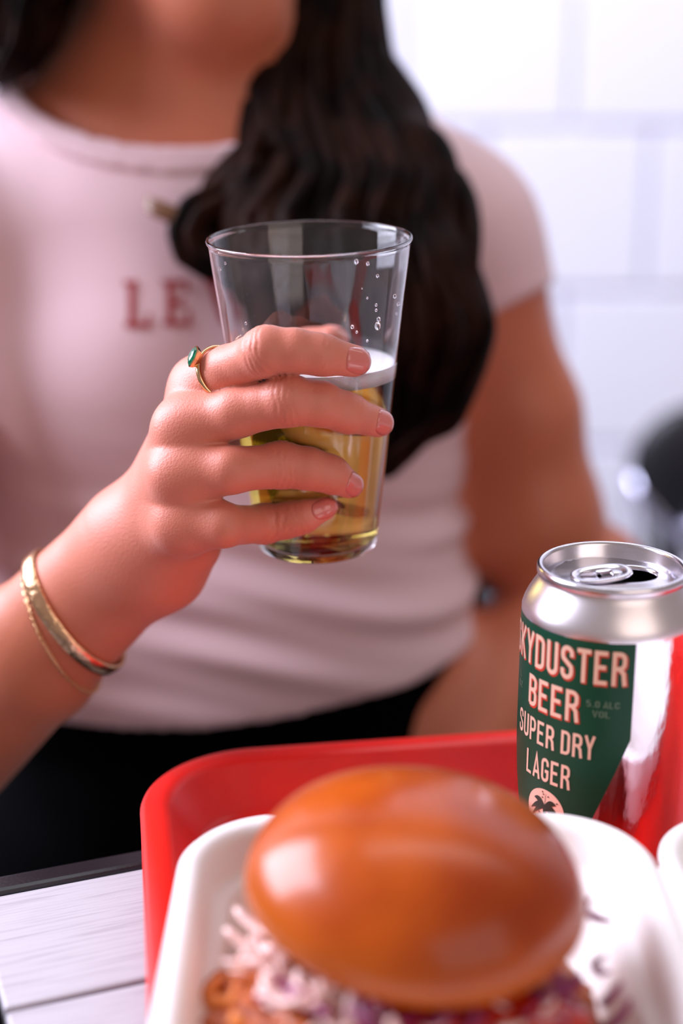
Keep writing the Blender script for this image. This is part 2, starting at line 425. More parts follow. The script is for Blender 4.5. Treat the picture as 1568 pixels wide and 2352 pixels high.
# crumbs of crust
for i in range(34):
    b = bmesh.new(); bmesh.ops.create_icosphere(b, subdivisions=1, radius=1)
    for v in b.verts: v.co *= 0.8 + 0.5 * random.random()
    b.verts.index_update(); V = [v.co[:] for v in b.verts]; Fc = [[v.index for v in f.verts] for f in b.faces]; b.free()
    a = R(random.uniform(150, 285)); rr = random.uniform(0.8, 1.0)
    x = -0.004 + rr * 0.058 * math.cos(a); y = -0.012 + rr * 0.047 * math.sin(a)
    o = mk('crumb', V, Fc, M['crumb'], bg); s = random.uniform(0.0018, 0.0036); o.scale = (s, s * 1.2, s * 0.8)
    o.location = (x, y, 0.027 + 0.011 * math.sqrt(max(0, 1 - rr * rr)) + random.uniform(0, 0.003)); o.rotation_euler = (random.random() * 3, random.random() * 3, random.random() * 3)
# slaw shreds
def shred(L_, wd, th, bend, twist):
    V = []; Fc = []; k = 9
    for i in range(k):
        t = i / (k - 1) - 0.5; a = t * bend
        c = np.array([math.sin(a) * L_ / max(abs(bend), .2), 0, (1 - math.cos(a)) * L_ / max(abs(bend), .2)])
        tw = twist * t; wy = np.array([0, math.cos(tw), math.sin(tw)]) * wd * (1 - 0.6 * abs(2 * t) ** 3) / 2; up_ = np.array([0, -math.sin(tw), math.cos(tw)]) * th / 2
        V += [c - wy - up_, c + wy - up_, c + wy + up_, c - wy + up_]
    for i in range(k - 1):
        for j in range(4): Fc.append((i * 4 + j, i * 4 + (j + 1) % 4, i * 4 + 4 + (j + 1) % 4, i * 4 + 4 + j))
    Fc += [(3, 2, 1, 0), tuple((k - 1) * 4 + j for j in range(4))]
    return V, Fc
shm = []
for i in range(8):
    V, Fc = shred(random.uniform(0.014, 0.026), random.uniform(0.003, 0.0055), 0.0013, random.uniform(-2.2, 2.2), random.uniform(-2, 2)); shm.append((V, Fc))
pm = {}
def put_shred(kind, m, k, loc, rot, sc_=1):
    key = (kind, k)
    if key not in pm:
        o = mk(kind, *shm[k], m, bg); pm[key] = o
    else:
        o = pm[key].copy(); COL.objects.link(o); o.parent = bg
    o.location = loc; o.rotation_euler = rot; o.scale = (sc_, sc_, sc_)
for i in range(120):
    t = random.random()
    a = R(178 + 150 * t + random.uniform(-6, 6)); rr = random.uniform(0.80, 1.04)
    loc = (0.047 * rr * math.cos(a) - 0.001, 0.046 * rr * math.sin(a) - 0.001, 0.0395 + random.uniform(-0.006, 0.006))
    pur = random.random() < (0.16 if t < 0.45 else 0.75)
    put_shred('red_cabbage_shred' if pur else 'cabbage_shred', M['purple'] if pur else M['cabbage'], random.randrange(8), loc,
              (random.uniform(-0.6, 0.6), random.uniform(-0.6, 0.6), random.uniform(0, 6.28)))
for (x, y, z, rx, rz) in ((0.0515, -0.010, 0.040, 1.0, 1.2), (0.054, -0.018, 0.034, 0.9, 1.9), (0.052, 0.004, 0.050, 0.8, 0.6), (0.056, -0.022, 0.030, 1.2, 2.6)):
    put_shred('red_cabbage_shred', M['purple'], 3, (x, y, z), (rx, 0.9, rz), 0.8)
def sauce_fn(P):
    d = ell(P, (0.012, -0.034, 0), (0.036, 0.012, 0.0060))
    for i, (x, y, z) in enumerate(((0.002, -0.044, -0.008), (0.022, -0.042, -0.009), (0.036, -0.034, -0.008), (0.012, -0.045, -0.012))):
        d = smin(d, ell(P, (x, y, z), (0.007, 0.005, 0.009)), 0.006)
    return d + 0.0008 * fnoise(P, 300, 21)
V, Q = mesh_sdf(sauce_fn, (-0.035, -0.056, -0.026), (0.058, -0.014, 0.012), 0.0012)
so = fast_mesh('sauce', V, Q, M['sauce'], bg); so.location = (0, 0, 0.0405)

# ------------------------------------------------------------------ beer can
CX, CY = 0.0988, 0.5090
can = thing('beer_can', 'opened silver lager can with dark green label standing on red tray', 'can', (CX, CY, 0.0037))
RB = 0.0323
cprof = [(0.021, 0.004), (0.0235, 0.0008), (0.0250, 0.0), (0.0265, 0.0006), (0.0296, 0.0065), (0.0317, 0.0105), (RB, 0.0150), (RB, 0.1040),
         ]
V, Fc = lathe(cprof, 128); Fc = Fc[:-2] + [Fc[-2]]
mk('can_body', V, Fc, M['aluside'], can)
nprof = [(RB, 0.1040), (0.0323, 0.1055), (0.0316, 0.1078), (0.0305, 0.1102), (0.0290, 0.1128), (0.0276, 0.1150), (0.0266, 0.1166), (0.0262, 0.1176), (0.0262, 0.1184)]
V, Fc = lathe(nprof, 128); mk('can_neck', V, Fc[:-2], M['aluneck'], can)
# lid: seam, countersink, panel with opening
zp = 0.1168
seam = [(0.0262, 0.1180), (0.0272, 0.1184), (0.0274, 0.1196), (0.0274, 0.1208), (0.0270, 0.1217), (0.0262, 0.1220), (0.0254, 0.1217), (0.0250, 0.1206), (0.0244, 0.1150), (0.0240, 0.1143), (0.0234, 0.1141), (0.0229, 0.1146), (0.0226, zp - 0.0006), (0.0220, zp)]
n = 96; V = []; Fc = []
for (r, z) in seam: V += [(r * math.cos(2 * math.pi * j / n), r * math.sin(2 * math.pi * j / n), z) for j in range(n)]
k = len(seam)
for i in range(k - 1):
    for j in range(n): Fc.append((i * n + j, i * n + (j + 1) % n, (i + 1) * n + (j + 1) % n, (i + 1) * n + j))
hc = np.array([0.0062, 0.0030]); hx, hy, hr = 0.0112, 0.0088, R(12)
def hole(s, z):
    out = []
    for j in range(n):
        a = 2 * math.pi * j / n; x, y = hx * s * math.cos(a), hy * s * math.sin(a)
        out.append((hc[0] + x * math.cos(hr) - y * math.sin(hr), hc[1] + x * math.sin(hr) + y * math.cos(hr), z))
    return out
rings = [hole(1.16, zp), hole(1.10, zp + 0.0004), hole(1.04, zp), hole(1.0, zp - 0.0004), hole(0.98, zp - 0.0012)]
for rg in rings: V += rg
for i in range(k - 1, k - 1 + len(rings)):
    for j in range(n): Fc.append((i * n + j, i * n + (j + 1) % n, (i + 1) * n + (j + 1) % n, (i + 1) * n + j))
mk('can_lid', V, Fc, M['alu'], can)
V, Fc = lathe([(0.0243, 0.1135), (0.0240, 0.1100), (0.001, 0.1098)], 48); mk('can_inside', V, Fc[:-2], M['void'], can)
# pull tab
tabo = []; tn = 40
def tabring(sx, sy, z, ox=0.0): return [(ox + sx * math.copysign(abs(math.cos(2 * math.pi * j / tn)) ** 0.8, math.cos(2 * math.pi * j / tn)), sy * math.copysign(abs(math.sin(2 * math.pi * j / tn)) ** 0.8, math.sin(2 * math.pi * j / tn)), z) for j in range(tn)]
rs = [tabring(0.0108, 0.0066, 0.0), tabring(0.0116, 0.0074, 0.0006), tabring(0.0112, 0.0071, 0.0014), tabring(0.0098, 0.0058, 0.0015), tabring(0.0092, 0.0053, 0.0009)]
V = sum(rs, []); Fc = []
for i in range(4):
    for j in range(tn): Fc.append((i * tn + j, i * tn + (j + 1) % tn, (i + 1) * tn + (j + 1) % tn, (i + 1) * tn + j))
p2 = [tabring(0.0040, 0.0040, 0.0009, -0.0040), tabring(0.0040, 0.0040, 0.0002, -0.0040)]
b0 = len(V); V += p2[0] + p2[1]
for j in range(tn):
    Fc.append((4 * tn + j, 4 * tn + (j + 1) % tn, b0 + (j + 1) % tn, b0 + j)); Fc.append((b0 + j, b0 + (j + 1) % tn, b0 + tn + (j + 1) % tn, b0 + tn + j))
    Fc.append((b0 + tn + j, b0 + tn + (j + 1) % tn, (j + 1) % tn, j))
tab = mk('pull_tab', V, Fc, M['alu'], can); tab.location = (-0.0042, -0.0012, zp + 0.0010); tab.rotation_euler = (R(3), R(-5), R(10))
V, Fc = lathe([(0.0005, 0.0022), (0.0022, 0.0020), (0.0028, 0.0010), (0.0030, -0.0012)], 24); rv = mk('rivet', V, Fc, M['alu'], can); rv.location = (0.0012, -0.0006, zp + 0.0006)
# bead of droplets along the inner back of the rim
dv = []
for i in range(30):
    a = R(20 + i * 3.6 + random.uniform(-1, 1)); rr = 0.0236 - random.uniform(0, 0.0006); s = random.uniform(0.0006, 0.0011)
    b = bmesh.new(); bmesh.ops.create_icosphere(b, subdivisions=2, radius=s); b.verts.index_update()
    dv.append(([(v.co.x + rr * math.cos(a), v.co.y + rr * math.sin(a), v.co.z + zp - 0.0016) for v in b.verts], [[v.index for v in f.verts] for f in b.faces])); b.free()
dd = mk('beer_droplets', *join(dv), M['droplet'], can); dd['kind'] = 'stuff'
# label wraps the wall; polar placement: theta 0 faces -Y
TC = -48.0
def onc(th, z, e): a = R(th); return ((RB + e) * math.sin(a), -(RB + e) * math.cos(a), z)
def label_half(z):
    return 54.5 if z > 0.067 else 54.5 - 20.0 * (0.067 - z) / 0.030
V = []; Fc = []; zs = sorted(set([0.014 + i * 0.0035 for i in range(27)] + [0.067, 0.1030, 0.1042, 0.1048])); nu = 48
for z in zs:
    hw = label_half(z) - (0.5 if z > 0.1045 else 0) - (0.8 if z > 0.1047 else 0)
    ex = 0.00012 - (0.0002 if z > 0.104 else 0)
    for j in range(nu + 1): V.append(onc(TC - hw + 2 * hw * j / nu, z, ex))
for i in range(len(zs) - 1):
    for j in range(nu): a = i * (nu + 1) + j; Fc.append((a, a + 1, a + nu + 2, a + nu + 1))
lab = mk('label', V, Fc, M['green'], can); lab['label'] = 'dark green printed label with peach lettering'
# stroke lettering: box 0..w wide, 0..1 high
def arc(cx, cy, rx, ry, a0, a1, n=8): return [(cx + rx * math.cos(R(a0 + (a1 - a0) * i / n)), cy + ry * math.sin(R(a0 + (a1 - a0) * i / n))) for i in range(n + 1)]
t_ = 0.13
def glyph(c):
    l, r, b, t, m = 0.065, 0.385, 0.065, 0.935, 0.225; q = 0.16
    if c == 'S': return [[(r, .68), (r, t - q)] + arc(m, t - q, q, q, 0, 180) + [(l, .70)] + [(l + .02, .62), (r - .02, .40)] + [(r, .30), (r, b + q)] + arc(m, b + q, q, q, 0, -180) + [(l, .32)]]
    if c == 'K': return [[(l, 0), (l, 1)], [(r + .03, 1), (l + .04, .45)], [(l + .1, .56), (r + .04, 0)]]
    if c == 'Y': return [[(l - .03, 1), (m, .46), (r + .03, 1)], [(m, .48), (m, 0)]]
    if c == 'D': return [[(l, b), (m, b)] + arc(m, b + q, q, q, -90, 0) + arc(m, t - q, q, q, 0, 90) + [(l, t), (l, b), (m, b)]]
    if c == 'U': return [[(l, 1), (l, b + q)] + arc(m, b + q, q, q, 180, 360) + [(r, 1)]]
    if c == 'T': return [[(0, t), (.45, t)], [(m, t), (m, 0)]]
    if c == 'E': return [[(.42, t), (l, t), (l, b), (.42, b)], [(l, .52), (.37, .52)]]
    if c == 'R': return [[(l, 0), (l, t), (m, t)] + arc(m, t - q, q, q, 90, 0) + arc(m, .50 + q, q, q, 0, -90) + [(l, .50)], [(m + .02, .50), (r - .02, .36), (r, .2), (r + .03, 0)]]
    if c == 'P': return [[(l, 0), (l, t), (m, t)] + arc(m, t - q, q, q, 90, 0) + arc(m, .46 + q, q, q, 0, -90) + [(l, .46)]]
    if c == 'B': return [[(l, b), (l, t), (m, t)] + arc(m, t - q, q, q, 90, 0) + arc(m, .52 + q, q, q, 0, -90) + [(l, .52)], [(m, .52)] + arc(m, .52 - q, q, q, 90, 0) + arc(m, b + q, q, q, 0, -90) + [(l, b)]]
    if c == 'L': return [[(l, 1), (l, b), (.40, b)]]
    if c == 'A': return [[(.03, 0), (m, .97), (.42, 0)], [(.11, .26), (.34, .26)]]
    if c == 'G': return [[(r, .68), (r, t - q)] + arc(m, t - q, q, q, 0, 180) + [(l, b + q)] + arc(m, b + q, q, q, 180, 360) + [(r, .46), (m, .46)]]
    if c == 'C': return [[(r, .66), (r, t - q)] + arc(m, t - q, q, q, 0, 180) + [(l, b + q)] + arc(m, b + q, q, q, 180, 360) + [(r, .34)]]
    if c in 'O0': return [[(l, b + q)] + arc(m, b + q, q, q, 180, 360) + arc(m, t - q, q, q, 0, 180) + [(l, b + q - .01)]]
    if c == 'V': return [[(.03, 1), (m, .03), (.42, 1)]]
    if c == 'Z': return [[(.03, t), (r, t), (l, b), (.42, b)]]
    if c == '5': return [[(.4, t), (l, t), (l, .55), (m, .58)] + arc(m, .58 - q, q, q, 90, 0) + arc(m, b + q, q, q, 0, -180)]
    if c == '.': return [[(m, 0), (m, .14)]]
    return []
def ribbon(pl, t):
    P = np.array(pl, float); keep = [0] + [i for i in range(1, len(P)) if np.linalg.norm(P[i] - P[i - 1]) > 1e-5]; P = P[keep]
    d = P[1:] - P[:-1]; d /= np.linalg.norm(d, axis=1)[:, None]; nn = np.stack([-d[:, 1], d[:, 0]], 1)
    V = []; Fc = []
    for i in range(len(P)):
        if i == 0: m = nn[0]; s = 1
        elif i == len(P) - 1: m = nn[-1]; s = 1
        else:
            m = nn[i - 1] + nn[i]; m = m / (np.linalg.norm(m) + 1e-9); s = 1 / max(0.35, float(m @ nn[i]))
        V += [P[i] + m * t / 2 * s, P[i] - m * t / 2 * s]
    for i in range(len(P) - 1): Fc.append((2 * i, 2 * i + 1, 2 * i + 3, 2 * i + 2))
    return V, Fc
def text_uv(s, tt=t_, gap=0.115):
    parts = []; x = 0
    for c in s:
        if c == ' ': x += 0.26; continue
        wd = 0.2 if c == '.' else 0.45
        for pl in glyph(c):
            V, Fc = ribbon(pl, tt); parts.append(([(p[0] + x - (0.12 if c == '.' else 0), p[1]) for p in V], Fc))
        x += wd + gap
    V, Fc = join(parts); return np.array(V), Fc, x - gap
def can_text(s, z0, z1, deg, thc, e, du=0.0, dz=0.0, tt=t_):
    V, Fc, wd = text_uv(s, tt)
    return [onc(thc + (p[0] / wd - 0.5) * deg + du, z0 + (z1 - z0) * p[1] + dz, e) for p in V], Fc
rows = [('SKYDUSTER', .0880, .1008, 96.5, -47.2), ('BEER', .0722, .0843, 41, -47.8), ('SUPER DRY', .0587, .0680, 65.5, -48.3), ('LAGER', .0450, .0545, 37, -49)]
mk('letter_shadow', *join([can_text(*r_, 0.00020, 0.7, -0.0005, 0.17) for r_ in rows[:2]]), M['redprint'], lab, smooth=False)
small_m = mat('dull_green_print', rgb(96, 122, 100), 0.4)
for row_ in (('5.0 ALC', .0792, .0817, 20.5, -12), ('VOL', .0755, .0780, 11, -12.6), ('FL', .0795, .0820, 6, -84), ('OZ', .0757, .0782, 7, -82)):
    mk('small_print', *can_text(*row_, .00025), small_m, lab, smooth=False)
mk('lettering', *join([can_text(*r_, 0.00030) for r_ in rows]), M['cream'], lab, smooth=False)
# round emblem with a palm
ez = .0335; er = 0.0085
V = [onc(TC, ez, .0003)]; Fc = []
for i in range(1, 6):
    for j in range(40):
        a = 2 * math.pi * j / 40; V.append(onc(TC + math.degrees(er * i / 5 * math.cos(a) / RB), ez + er * i / 5 * math.sin(a), .0003))
for j in range(40): Fc.append((0, 1 + j, 1 + (j + 1) % 40))
for i in range(4):
    for j in range(40): Fc.append((1 + i * 40 + j, 1 + (i + 1) * 40 + j, 1 + (i + 1) * 40 + (j + 1) % 40, 1 + i * 40 + (j + 1) % 40))
mk('emblem_disc', V, Fc, M['cream'], lab, smooth=False)
def flat_leaf(a0, L_, droop, wd):
    pts = []
    for i in range(9):
        t = i / 8; a = R(a0) ; pts.append((L_ * t * math.cos(a), L_ * t * math.sin(a) - droop * t * t))
    V = []; Fc = []
    for i, (x, y) in enumerate(pts):
        s = wd * math.sin(math.pi * min(1, 0.12 + 0.88 * i / 8)) + 0.0001
        V += [(x, y + s), (x, y - s)]
    for i in range(8): Fc.append((2 * i, 2 * i + 1, 2 * i + 3, 2 * i + 2))
    return V, Fc
parts = []
for (a0, L_, dr) in ((20, .0055, .004), (50, .0062, .003), (85, .005, .0005), (130, .0062, .003), (160, .0055, .004), (0, .0045, .004), (180, .0045, .004)):
    parts.append(flat_leaf(a0, L_, dr, .0009))
parts.append(ribbon([(0, 0), (.0004, -.003), (.0, -.0078)], .0011))
for i in range(14):
    a = random.uniform(0, 6.28); q = random.uniform(.25, .68) * er; x, y = q * math.cos(a), q * math.sin(a) - .0005; s = .0003
    parts.append(([(x - s, y), (x, y - s), (x + s, y), (x, y + s)], [(0, 1, 2, 3)]))
V, Fc = join(parts)
mk('emblem_palm', [onc(TC + math.degrees(p[0] * 1.25 / RB), ez + .0016 + p[1] * 1.25, .0005) for p in V], Fc, M['darkprint'], lab, smooth=False)

# ------------------------------------------------------------------ cup and beer
RIM = at(710, 543, 0.571); BASE = at(728, 1246, 0.615)
AX = (RIM - BASE); GH = np.linalg.norm(AX); AX = AX / GH
GX = np.cross(np.array([0, 1.0, 0]), AX); GX /= np.linalg.norm(GX); GY = np.cross(AX, GX)
GM = Matrix(((GX[0], GY[0], AX[0], BASE[0]), (GX[1], GY[1], AX[1], BASE[1]), (GX[2], GY[2], AX[2], BASE[2]), (0, 0, 0, 1)))
R0, R1 = 0.0247, 0.0394
def rout(z): return R0 + (R1 - R0) * z / GH
wt = 0.0008
gp = [(0.0005, 0.0012), (0.0205, 0.0010), (0.0222, 0.0002), (0.0236, 0.0), (0.0244, 0.0006)] + [(rout(z), z) for z in (0.003, 0.02, 0.05, 0.08, 0.105, GH - 0.0035)]
gp += [(R1 + .0001, GH - .0019), (R1 + .0005, GH - .0014), (R1 + .0006, GH - .0008), (R1 + .0003, GH - .0002), (R1 - .0002, GH), (R1 - .0007, GH - .0005), (R1 - .0009, GH - .0014)]
gp += [(rout(z) - wt, z) for z in (GH - .006, 0.105, 0.08, 0.05, 0.02, 0.0080)] + [(rout(.0045) - wt - .0010, 0.0040), (0.0005, 0.0032)]
cup = mk('beer_cup', *lathe(gp, 128), M['cup']); cup.matrix_world = GM
cup['label'] = 'clear plastic tumbler of beer held up in a hand'; cup['category'] = 'cup'
upl = np.array([GX[2], GY[2], AX[2]])      # world up in cup space
LV = 0.0718; FT = 0.0062
def lvl(x, y, z): return z - (upl[0] * x + upl[1] * y) / upl[2]
n = 96; V = []; Fc = []
bw = 0.00035
prof = [(0.0005, .0030), (rout(.004) - wt - .0008, .0037), (rout(.0080) - bw - .0003, .0080), (rout(.02) - bw, .02), (rout(.05) - bw, .05), (rout(LV) - bw, LV), (0.0005, LV)]
for i, (r, z) in enumerate(prof):
    for j in range(n):
        a = 2 * math.pi * j / n; x, y = r * math.cos(a), r * math.sin(a); V.append((x, y, lvl(x, y, z) if i >= 5 else z))
for i in range(len(prof) - 1):
    for j in range(n): Fc.append((i * n + j, i * n + (j + 1) % n, (i + 1) * n + (j + 1) % n, (i + 1) * n + j))
Fc.append(list(range(n))[::-1]); Fc.append([(len(prof) - 1) * n + j for j in range(n)])
beer = mk('beer', V, Fc, M['beer']); beer.matrix_world = GM
beer['label'] = 'golden lager with white foam filling the lower half of the tumbler'; beer['category'] = 'drink'
V = []; Fc = []
prof = [(0.0005, LV + .0001), (rout(LV) - bw, LV + .0001), (rout(LV + FT) - bw, LV + FT), (rout(LV + FT) - wt - .0012, LV + FT - .0006), (0.026, LV + FT - .0014), (0.012, LV + FT - .001), (0.0005, LV + FT - .0012)]
for (r, z) in prof:
    for j in range(n):
        a = 2 * math.pi * j / n; x, y = r * math.cos(a), r * math.sin(a); V.append((x, y, lvl(x, y, z)))
for i in range(len(prof) - 1):
    for j in range(n): Fc.append((i * n + j, i * n + (j + 1) % n, (i + 1) * n + (j + 1) % n, (i + 1) * n + j))
Fc.append(list(range(n))[::-1]); Fc.append([(len(prof) - 1) * n + j for j in range(n)])
fo = mk('foam', V, Fc, M['foam'], beer)
dv = []
for (px, py, s) in ((817, 600, .0010), (843, 605, .0008), (865, 633, .0007), (507, 617, .0007), (868, 733, .0010), (866, 748, .0016), (862, 712, .0006), (862, 700, .0006), (808, 750, .0008), (818, 762, .0006), (842, 782, .0006), (912, 698, .0008), (904, 680, .0009), (830, 662, .0003), (519, 604, .0006), (842, 684, .0005), (566, 742, .0006), (908, 720, .0006)):
    d = at(px, py, 1) - CAM
    # front wall of the cup
    lo_, hi_ = .45, .62
    for _ in range(300):
        lo_ += .0005; p = CAM + d * lo_; q = p - BASE; zz = q @ AX
        if np.linalg.norm(q - AX * zz) < rout(zz) - wt: break
    c = np.array([q @ GX, q @ GY, zz])
    b = bmesh.new(); bmesh.ops.create_icosphere(b, subdivisions=2, radius=s); b.verts.index_update()
    dv.append(([(v.co.x * .8 + c[0], v.co.y * .8 + c[1], v.co.z * 1.15 + c[2]) for v in b.verts], [[v.index for v in f.verts] for f in b.faces])); b.free()
dr = mk('droplets', *join(dv), M['droplet'], cup); dr['kind'] = 'stuff'

# ------------------------------------------------------------------ person
person = thing('person', 'dark-haired woman in a pale pink t-shirt holding up a tumbler of beer', 'person', (-0.06, 0.93, -0.75))
PL = Vector(person.location)
def child(o):
    o.parent = person; o.matrix_parent_inverse = Matrix.Translation(-PL); return o
def glass_push(px, py, rf, extra=0.0008):
    """joint in front of the cup wall, touching it"""
    s = (py - 543) / 703; ax = RIM + (BASE - RIM) * s; r = R1 + (R0 - R1) * s
    da = (ax - CAM) @ FW; x0 = 710 + 18 * s
    d = da
    for _ in range(8):
        dx = (px - x0) * d / F; need = r + rf + extra
        d = da - math.sqrt(max(need ** 2 - dx ** 2, 0))
    return at(px, py, d)
FING = {
 'index':  dict(j=[at(458, 890, .580), at(524, 848, .5635), glass_push(612, 808, .0089, .0022), glass_push(676, 806, .0080, .0012), glass_push(738, 815, .0075), glass_push(812, 829, .0060)], r=[.0098, .0086, .0087, .0078, .0073, .0060]),
 'middle': dict(j=[at(420, 985, .570), at(541, 949, .5585), glass_push(662, 921, .0092, .003), glass_push(735, 928, .0082, .0016), glass_push(796, 948, .0074), glass_push(867, 970, .0058)], r=[.0096, .0090, .0091, .0080, .0073, .0058]),
 'ring':   dict(j=[at(410, 1090, .568), at(527, 1080, .5590), glass_push(645, 1069, .0085, .003), glass_push(707, 1076, .0078, .0014), glass_push(758, 1089, .0072), glass_push(800, 1112, .0056)], r=[.0094, .0086, .0084, .0077, .0070, .0055]),
 'little': dict(j=[at(418, 1203, .573), at(512, 1207, .5640), glass_push(607, 1204, .0073, .003), glass_push(655, 1196, .0066, .0012), glass_push(694, 1188, .0061), glass_push(745, 1168, .0047)], r=[.0092, .0080, .0073, .0066, .0061, .0047]),
}
def back_push(px, py, rf, extra=0.0008):
    s = (py - 543) / 703; ax = RIM + (BASE - RIM) * s; r = R1 + (R0 - R1) * s
    da = (ax - CAM) @ FW; x0 = 710 + 18 * s; d = da
    for _ in range(8):
        dx = (px - x0) * d / F; need = r + rf + extra; d = da + math.sqrt(max(need ** 2 - dx ** 2, 0))
    return at(px, py, d)
TH_ = dict(j=[at(400, 1165, .612), at(505, 950, .6215), back_push(640, 845, .0095), back_push(705, 808, .0088), back_push(760, 785, .0070)], r=[.0150, .0115, .0100, .0094, .0072])
WR = at(310, 1265, .606)
ELB = at(-340, 1910, .715)
imgperp = RT * .65 + UP * .76 * -1        # across the forearm in the image, towards lower right
MC = [ (at(318, 1225, .612), FING['index']['j'][0], .0135, .0098), (at(312, 1245, .604), FING['middle']['j'][0], .0140, .0098), (at(325, 1265, .602), FING['ring']['j'][0], .0140, .0096), (at(345, 1285, .602), FING['little']['j'][0], .0145, .0094) ]
PALM = [(at(385, 1285, .604), at(430, 1245, .594), .0165, .0140), (at(345, 1240, .618), at(440, 1060, .604), .0160, .0135), (at(360, 1200, .622), at(470, 1010, .620), .0150, .0120), (at(410, 1160, .598), at(440, 1040, .592), .0150, .0120)]
W1 = WR - imgperp * .0070; W2 = WR + imgperp * .0085
B1 = WR + (ELB - WR) * .33 - imgperp * .008; B2 = WR + (ELB - WR) * .33 + imgperp * .008
E1 = ELB - imgperp * .004; E2 = ELB + imgperp * .004
AXF = (ELB - WR) / np.linalg.norm(ELB - WR)
IP = imgperp / np.linalg.norm(imgperp); IP = IP - AXF * (IP @ AXF); IP /= np.linalg.norm(IP)
BM = WR + (ELB - WR) * .33
def ecap(P, a, b, ra, rb, s0, s1):
    """capsule with an oval section, wider along IP by s0..s1"""
    ab = b - a; pa = P - a; t = np.clip(pa @ ab / (ab @ ab), 0, 1); q = pa - t[:, None] * ab
    u = q @ IP; q = q - IP * (u * (1 - 1 / (s0 + (s1 - s0) * t)))[:, None]
    return np.linalg.norm(q, axis=1) - (ra + (rb - ra) * t)
def fore_fn(P):
    return smin(ecap(P, WR, BM, .0182, .0222, 1.38, 1.34), ecap(P, BM, ELB, .0222, .0350, 1.34, 1.10), .008)
creases = []
for f in ('index', 'middle', 'ring', 'little'):
    J = FING[f]['j']; u = (J[3] - J[1]); u /= np.linalg.norm(u); creases.append((J[2], u, 4, .0021, .00042))
    u = (J[5] - J[3]); u /= np.linalg.norm(u); creases.append((J[4], u, 2, .0016, .00028))
def hand_fn(P):
    d = None
    for a, b, ra, rb in MC:
        c = cap(P, a, b, ra, rb); d = c if d is None else smin(d, c, .010)
    for a, b, ra, rb in PALM: d = smin(d, cap(P, a, b, ra, rb), .009)
    d = smin(d, fore_fn(P), .016)
    # webs between the knuckles
    for f, g in (('index', 'middle'), ('middle', 'ring'), ('ring', 'little')):
        a, b = FING[f]['j'], FING[g]['j']
        d = smin(d, cap(P, a[0] * .80 + a[1] * .20 + FW * .0015, b[0] * .80 + b[1] * .20 + FW * .0015, .0088, .0086), .007)
    # knuckle bumps
    for f, s in (('middle', .0064), ('ring', .0060), ('little', .0056)):
        J = FING[f]['j'][0]; d = smin(d, sph(P, J + FW * -.0040 + RT * -.0012, s), .006)
    fd = None
    for f in ('index', 'middle', 'ring', 'little'):
        J, r = FING[f]['j'], FING[f]['r']; c = None
        for i in range(5):
            q = cap(P, J[i], J[i + 1], r[i], r[i + 1]); c = q if c is None else smin(c, q, .0035)
        c = smin(c, sph(P, J[2] - FW * .0012 + UP * .0008, r[2] * .93), .003)
        fd = c if fd is None else smin(fd, c, .0012)
    d = smin(d, fd, .0100)
    J, r = TH_['j'], TH_['r']; c = None
    for i in range(4):
        q = cap(P, J[i], J[i + 1], r[i], r[i + 1]); c = q if c is None else smin(c, q, .004)
    d = smin(d, c, .010)
    for (o, u, k, sp, dep) in creases:
        q = P - o; near = (np.linalg.norm(q, axis=1) < .014)
        if near.any():
            qq = q[near]; t = qq @ u; back = (qq @ FW) < .001
            s = np.zeros(len(qq))
            for i in range(k):
                off = (i - (k - 1) / 2) * sp; s += np.exp(-((t - off + .0004 * np.sin(qq @ UP * 700 + i)) / .00055) ** 2)
            d[near] += dep * s * back * np.exp(-(t / .006) ** 2)
    return d
PLN = WR + AXF * .044      # where the fine hand mesh meets the coarser body mesh (under the bangle)
def hand_clip(P): return np.maximum(hand_fn(P), (P - PLN) @ AXF)
allj = np.array([p for f in FING.values() for p in f['j']] + TH_['j'] + [WR, PLN, W1, W2])
lo = allj.min(0) - .035; hi = allj.max(0) + .03
HV, HQ = mesh_sdf(hand_clip, lo, hi, .00082)

# torso, neck, head and arms
SHL = at(1010, 563, .875); SHR = at(-170, 560, .85)
ELL_ = at(1265, 1300, .925); HAL = at(965, 1905, .83)
CH = at(500, 760, .915)
def torso_fn(P):
    d = ell(P, at(505, 800, .905), (.150, .098, .215))
    d = smin(d, cap(P, at(505, 540, .90), SHL, .062, .050), .04)
    d = smin(d, cap(P, at(460, 540, .90), SHR, .062, .050), .04)
    d = smin(d, ell(P, at(455, 1200, .895), (.146, .090, .12)), .04)
    d = smin(d, ell(P, at(510, 1480, .895), (.149, .108, .105)), .04)
    d = smin(d, sph(P, at(290, 905, .865), .072), .035)
    d = smin(d, sph(P, at(740, 905, .870), .070), .035)
    return d
def armL_fn(P):
    m1, m2 = at(1194, 950, .895), at(1222, 1190, .915)
    d = cap(P, SHL, m1, .050, .0355)
    d = smin(d, cap(P, m1, m2, .0355, .0420), .012)
    d = smin(d, cap(P, m2, ELL_, .0420, .0390), .012)
    return smin(d, cap(P, at(1340, 1345, .925), HAL, .0420, .0300), .004)
def armR_fn(P):
    d = cap(P, SHR, ELB, .050, .038)
    return smin(d, fore_fn(P), .02)
HU = UP * .25 + np.array([0, 0, .97]); HU /= np.linalg.norm(HU)
HF = RT * .36 - np.array([0, 1.0, 0]) * .93; HF = HF - HU * (HF @ HU); HF /= np.linalg.norm(HF)
HS = np.cross(HU, HF)                      # towards her left
C0 = at(525, 70, .770)                     # point of the chin
HM = np.stack([HS, HF, HU], 1)
def hp(s_, f_, u_): return C0 + HS * s_ + HF * f_ + HU * u_
